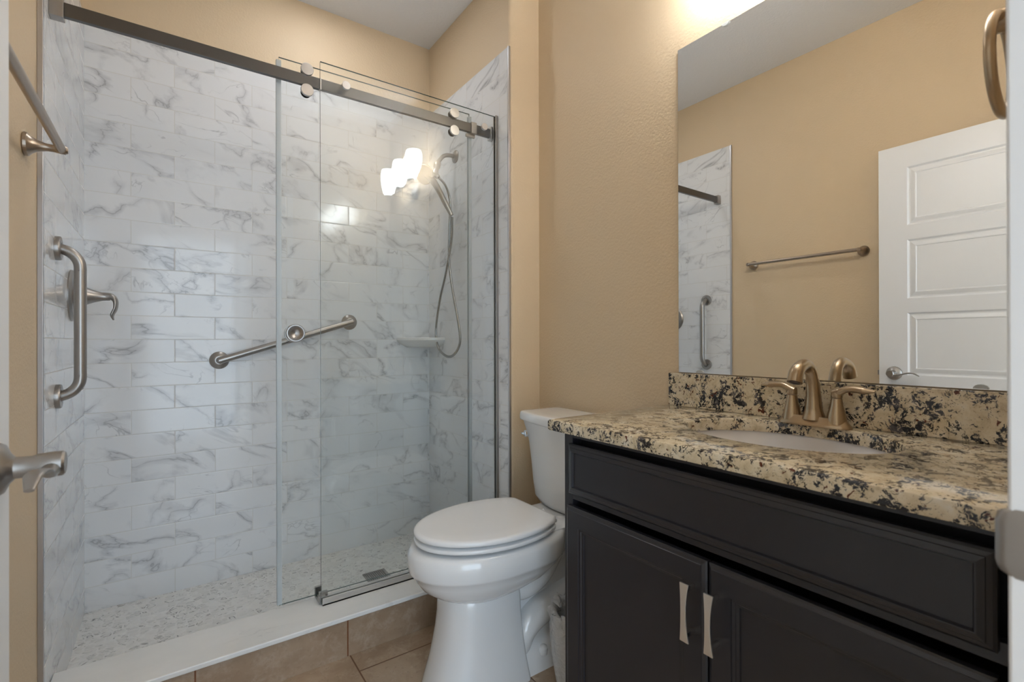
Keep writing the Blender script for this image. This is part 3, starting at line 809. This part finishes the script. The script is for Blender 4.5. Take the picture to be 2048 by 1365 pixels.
# ============================================================ TOILET
TY = 1.415
to = root('toilet', (1.0, TY, 0), 'white two piece toilet with closed lid between the shower curb and the vanity', 'toilet')
def egg(xf, xb, hw, z, n=40, ex=2.0, yc=TY, bk=2.0, mid=None):
    """egg outline: front at xf, back at xb, half width hw. widest at mid"""
    if mid is None: mid = xf + (xb - xf) * .52
    pts = []
    for k in range(n):
        a = 2 * PI * k / n
        c, s = math.cos(a), math.sin(a)
        if c >= 0:   # front half
            e = ex; x = mid - (mid - xf) * abs(c) ** (2 / e); y = hw * (abs(s) ** (2 / e)) * (1 if s >= 0 else -1)
        else:
            e = bk; x = mid + (xb - mid) * abs(c) ** (2 / e); y = hw * (abs(s) ** (2 / e)) * (1 if s >= 0 else -1)
        pts.append((x, yc + y, z))
    return pts
rings = [egg(.700, 1.16, .120, .469, mid=.89, bk=3), egg(.640, 1.16, .170, .4695, mid=.89, bk=3), egg(.622, 1.165, .182, .466, mid=.89, bk=3), egg(.612, 1.165, .188, .450, mid=.89, bk=3), egg(.610, 1.165, .189, .425, mid=.89, bk=3),
         egg(.613, 1.16, .187, .400, mid=.89, bk=3), egg(.616, 1.16, .185, .393, mid=.89, bk=3), egg(.624, 1.155, .180, .388, mid=.89, bk=3), egg(.632, 1.15, .174, .370, mid=.885, bk=2.8), egg(.655, 1.12, .156, .338, mid=.88, bk=2.6), egg(.690, 1.06, .130, .312, mid=.87, bk=2.4), egg(.725, 1.00, .105, .295, mid=.86, bk=2.4), egg(.74, .98, .09, .28, mid=.86)]
loft('bowl', rings, 'porcelain', to, angle=80)
# pedestal: broad bowed front, square back edge
def ped(xf, xb, hw, z):
    pts = []
    n = 20
    for k in range(n + 1):
        a = -PI / 2 + PI * k / n
        pts.append((xf + (xb - xf) * .62 * (1 - abs(math.cos(a)) ** .72), TY + hw * (1 if math.sin(a) >= 0 else -1) * abs(math.sin(a)) ** .8, z))
    pts += [(xb - .01, TY + hw, z), (xb, TY + hw - .006, z), (xb, TY - hw + .006, z), (xb - .01, TY - hw, z)]
    return pts
rings = []
for z, xf, xb, hw in ((.335, .742, .955, .094), (.300, .722, .957, .104), (.280, .718, .958, .107), (.240, .716, .959, .108), (.190, .710, .962, .110), (.140, .700, .966, .114), (.090, .688, .971, .119), (.045, .674, .977, .125), (.012, .664, .982, .130), (.0, .662, .983, .131)):
    rings.append(ped(xf, xb, hw, z))
loft('pedestal', rings, 'porcelain', to, angle=60)
# deck that carries the tank
def rrect(x0, x1, y0, y1, z, r=.02, n=6, bow=0.0):
    pts = []
    for cx, cy, a0 in ((x1 - r, y1 - r, 0), (x0 + r, y1 - r, 90), (x0 + r, y0 + r, 180), (x1 - r, y0 + r, 270)):
        for k in range(n + 1):
            a = R(a0 + 90 * k / n); pts.append([cx + r * math.cos(a), cy + r * math.sin(a), z])
        if a0 == 90 and bow:   # bowed front edge between the two front corners
            for k in range(1, 12):
                t_ = k / 12; pts.append([x0, (y1 - r) + ((y0 + r) - (y1 - r)) * t_, z])
        elif a0 == 90:
            for k in range(1, 12):
                t_ = k / 12; pts.append([x0, (y1 - r) + ((y0 + r) - (y1 - r)) * t_, z])
    if bow:
        yc = (y0 + y1) / 2; hh = (y1 - y0) / 2
        for p_ in pts:
            k = max(0, 1 - ((p_[1] - yc) / hh) ** 2)
            if p_[0] < (x0 + x1) / 2: p_[0] -= bow * k
    return [tuple(p_) for p_ in pts]
rings = [rrect(1.04, 1.385, TY - .070, TY + .070, .335, .03), rrect(1.02, 1.388, TY - .088, TY + .088, .400, .03), rrect(1.01, 1.390, TY - .108, TY + .108, .436, .03), rrect(1.00, 1.392, TY - .125, TY + .125, .452, .03), rrect(1.00, 1.392, TY - .130, TY + .130, .462, .03), rrect(1.003, 1.390, TY - .127, TY + .127, .472, .03), rrect(1.02, 1.37, TY - .11, TY + .11, .4755, .02)]
loft('tank_deck', rings, 'porcelain', to, angle=60)
# rear body with trapway
rings = [rrect(.93, 1.375, TY - .050, TY + .050, .44, .025), rrect(.93, 1.370, TY - .045, TY + .045, .30, .025), rrect(.93, 1.360, TY - .055, TY + .055, .16, .025), rrect(.93, 1.36, TY - .075, TY + .075, .10, .025), rrect(.93, 1.36, TY - .100, TY + .100, .075, .03), rrect(.94, 1.36, TY - .112, TY + .112, .045, .03), rrect(.94, 1.365, TY - .118, TY + .118, .0, .03)]
loft('rear_foot', rings, 'porcelain', to, angle=60)
for s in (-1, 1):
    tube('trapway', [(.93, TY + s * .045, .300), (.99, TY + s * .060, .275), (1.06, TY + s * .066, .300), (1.12, TY + s * .064, .360), (1.17, TY + s * .055, .425), (1.20, TY + s * .04, .455)], [.036, .038, .040, .040, .040, .034], 'porcelain', to, 24)
    tube('trapway', [(.975, TY + s * .066, .070), (1.00, TY + s * .068, .140), (1.06, TY + s * .064, .175), (1.14, TY + s * .058, .190), (1.24, TY + s * .05, .210), (1.34, TY + s * .04, .26)], [.036, .046, .050, .050, .050, .046], 'porcelain', to, 24)
    lathe('bolt_cap', [(.017, 0), (.017, .012), (.014, .022), (.007, .027), (.001, .028)], (1.052, TY + s * .102, .052), (0, s * .25, 1), 'porcelain', to, 24)
# seat and lid
def seatring(z, g):
    """elongated oval, cut straight across at the hinge side"""
    xf, mid, hw, L, xb = .632 + g, .905, .187 - g, .262, 1.100 - g
    pts = []
    he = hw * math.sqrt(1 - ((xb - mid) / L) ** 2)
    for k in range(41):
        a = R(-90 + 180 * k / 40); pts.append((mid - (mid - xf) * math.cos(a), TY + hw * math.sin(a), z))
    for k in range(1, 9):
        x = mid + (xb - .012 - mid) * k / 8; pts.append((x, TY + hw * math.sqrt(1 - ((x - mid) / L) ** 2), z))
    pts += [(xb - .003, TY + he - .004, z), (xb, TY + he - .014, z), (xb, TY + he * .5, z), (xb, TY, z), (xb, TY - he * .5, z), (xb, TY - he + .014, z), (xb - .003, TY - he + .004, z)]
    for k in range(8, 0, -1):
        x = mid + (xb - .012 - mid) * k / 8; pts.append((x, TY - hw * math.sqrt(1 - ((x - mid) / L) ** 2), z))
    return pts
loft('seat', [seatring(.4785, .060), seatring(.4795, .009), seatring(.4815, .003), seatring(.4850, .001), seatring(.4915, .001), seatring(.4940, .004), seatring(.4942, .060)], 'seat_plastic', to, angle=80)
loft('lid', [seatring(.5028, .060), seatring(.5030, .007), seatring(.5048, .002), seatring(.5090, 0), seatring(.5160, .001), seatring(.5200, .006), seatring(.5215, .016), seatring(.5225, .06)], 'seat_plastic', to, angle=80)
for s in (-1, 1):
    boxes('hinge', [(1.088, 1.116, TY + s * .072 - .020, TY + s * .072 + .020, .474, .506)], 'seat_plastic', to, bevel=.004)
    tube('hinge_pin', [(1.100, TY + s * .09, .500), (1.100, TY + s * .118, .500)], .006, 'seat_plastic', to, 14, 2, curve=False)
# tank
rings = []
for z, xf, hw, xb in ((.478, 1.250, .150, 1.375), (.482, 1.240, .172, 1.384), (.500, 1.234, .180, 1.388), (.560, 1.228, .186, 1.390), (.640, 1.222, .190, 1.392), (.720, 1.215, .197, 1.392), (.770, 1.206, .207, 1.392), (.803, 1.198, .214, 1.392)):
    rings.append(rrect(xf, xb, TY - hw, TY + hw, z, .022, 6, bow=.040))
loft('tank', rings, 'porcelain', to, angle=60)
rings = []
for z, g in ((.803, .006), (.806, .001), (.812, 0), (.826, 0), (.836, .002), (.840, .006), (.8415, .016), (.843, .05)):
    rings.append(rrect(1.188 + g, 1.398 - g, TY - .224 + g, TY + .224 - g, z, .02, 6, bow=.036))
loft('tank_lid', rings, 'porcelain', to, angle=60)
fl = lathe('flush_lever', [(.013, 0), (.013, .004), (.010, .007), (.010, .016), (.014, .018), (.014, .026), (.010, .029)], (1.206, TY + .166, .752), (-1, 0, 0), 'chrome', to, 28)
tube('lever_arm', [(1.178, TY + .160, .752), (1.180, TY + .180, .751), (1.186, TY + .196, .750)], [.007, .006, .006, .005], 'chrome', fl, 16)

# ============================================================ BIN beside the vanity
bn = root('waste_bin', (1.075, 1.145, 0), 'small white waste bin with a clear plastic liner between toilet and vanity', 'bin')
lathe('bin', [(.070, 0), (.073, .01), (.090, .225), (.092, .230), (.088, .230), (.070, .012), (.0, .010)], (1.075, 1.145, 0), (0, 0, 1), 'bin_plastic', bn, 40)
def liner():
    rings = []; n = 72
    rnd = [random.random() for _ in range(n)]
    for k, (z, r, am) in enumerate(((.015, .074, .002), (.05, .082, .006), (.10, .088, .010), (.13, .092, .008), (.17, .096, .010), (.21, .098, .008), (.238, .098, .006), (.250, .100, .014), (.262, .096, .024), (.272, .086, .026), (.262, .076, .016), (.235, .082, .004), (.150, .078, .003))):
        ring = []
        for i in range(n):
            a = 2 * PI * i / n
            w = am * (math.sin(7 * a + k) * .5 + math.sin(13 * a + 1.7 * k) * .4 + (rnd[(i + 3 * k) % n] - .5) * .9)
            ring.append((1.075 + (r + w * .6) * math.cos(a), 1.145 + (r + w * .6) * math.sin(a), z + w * .8))
        rings.append(ring)
    loft('bin_liner', rings, 'bag_film', bn, cap=False, angle=180)
liner()
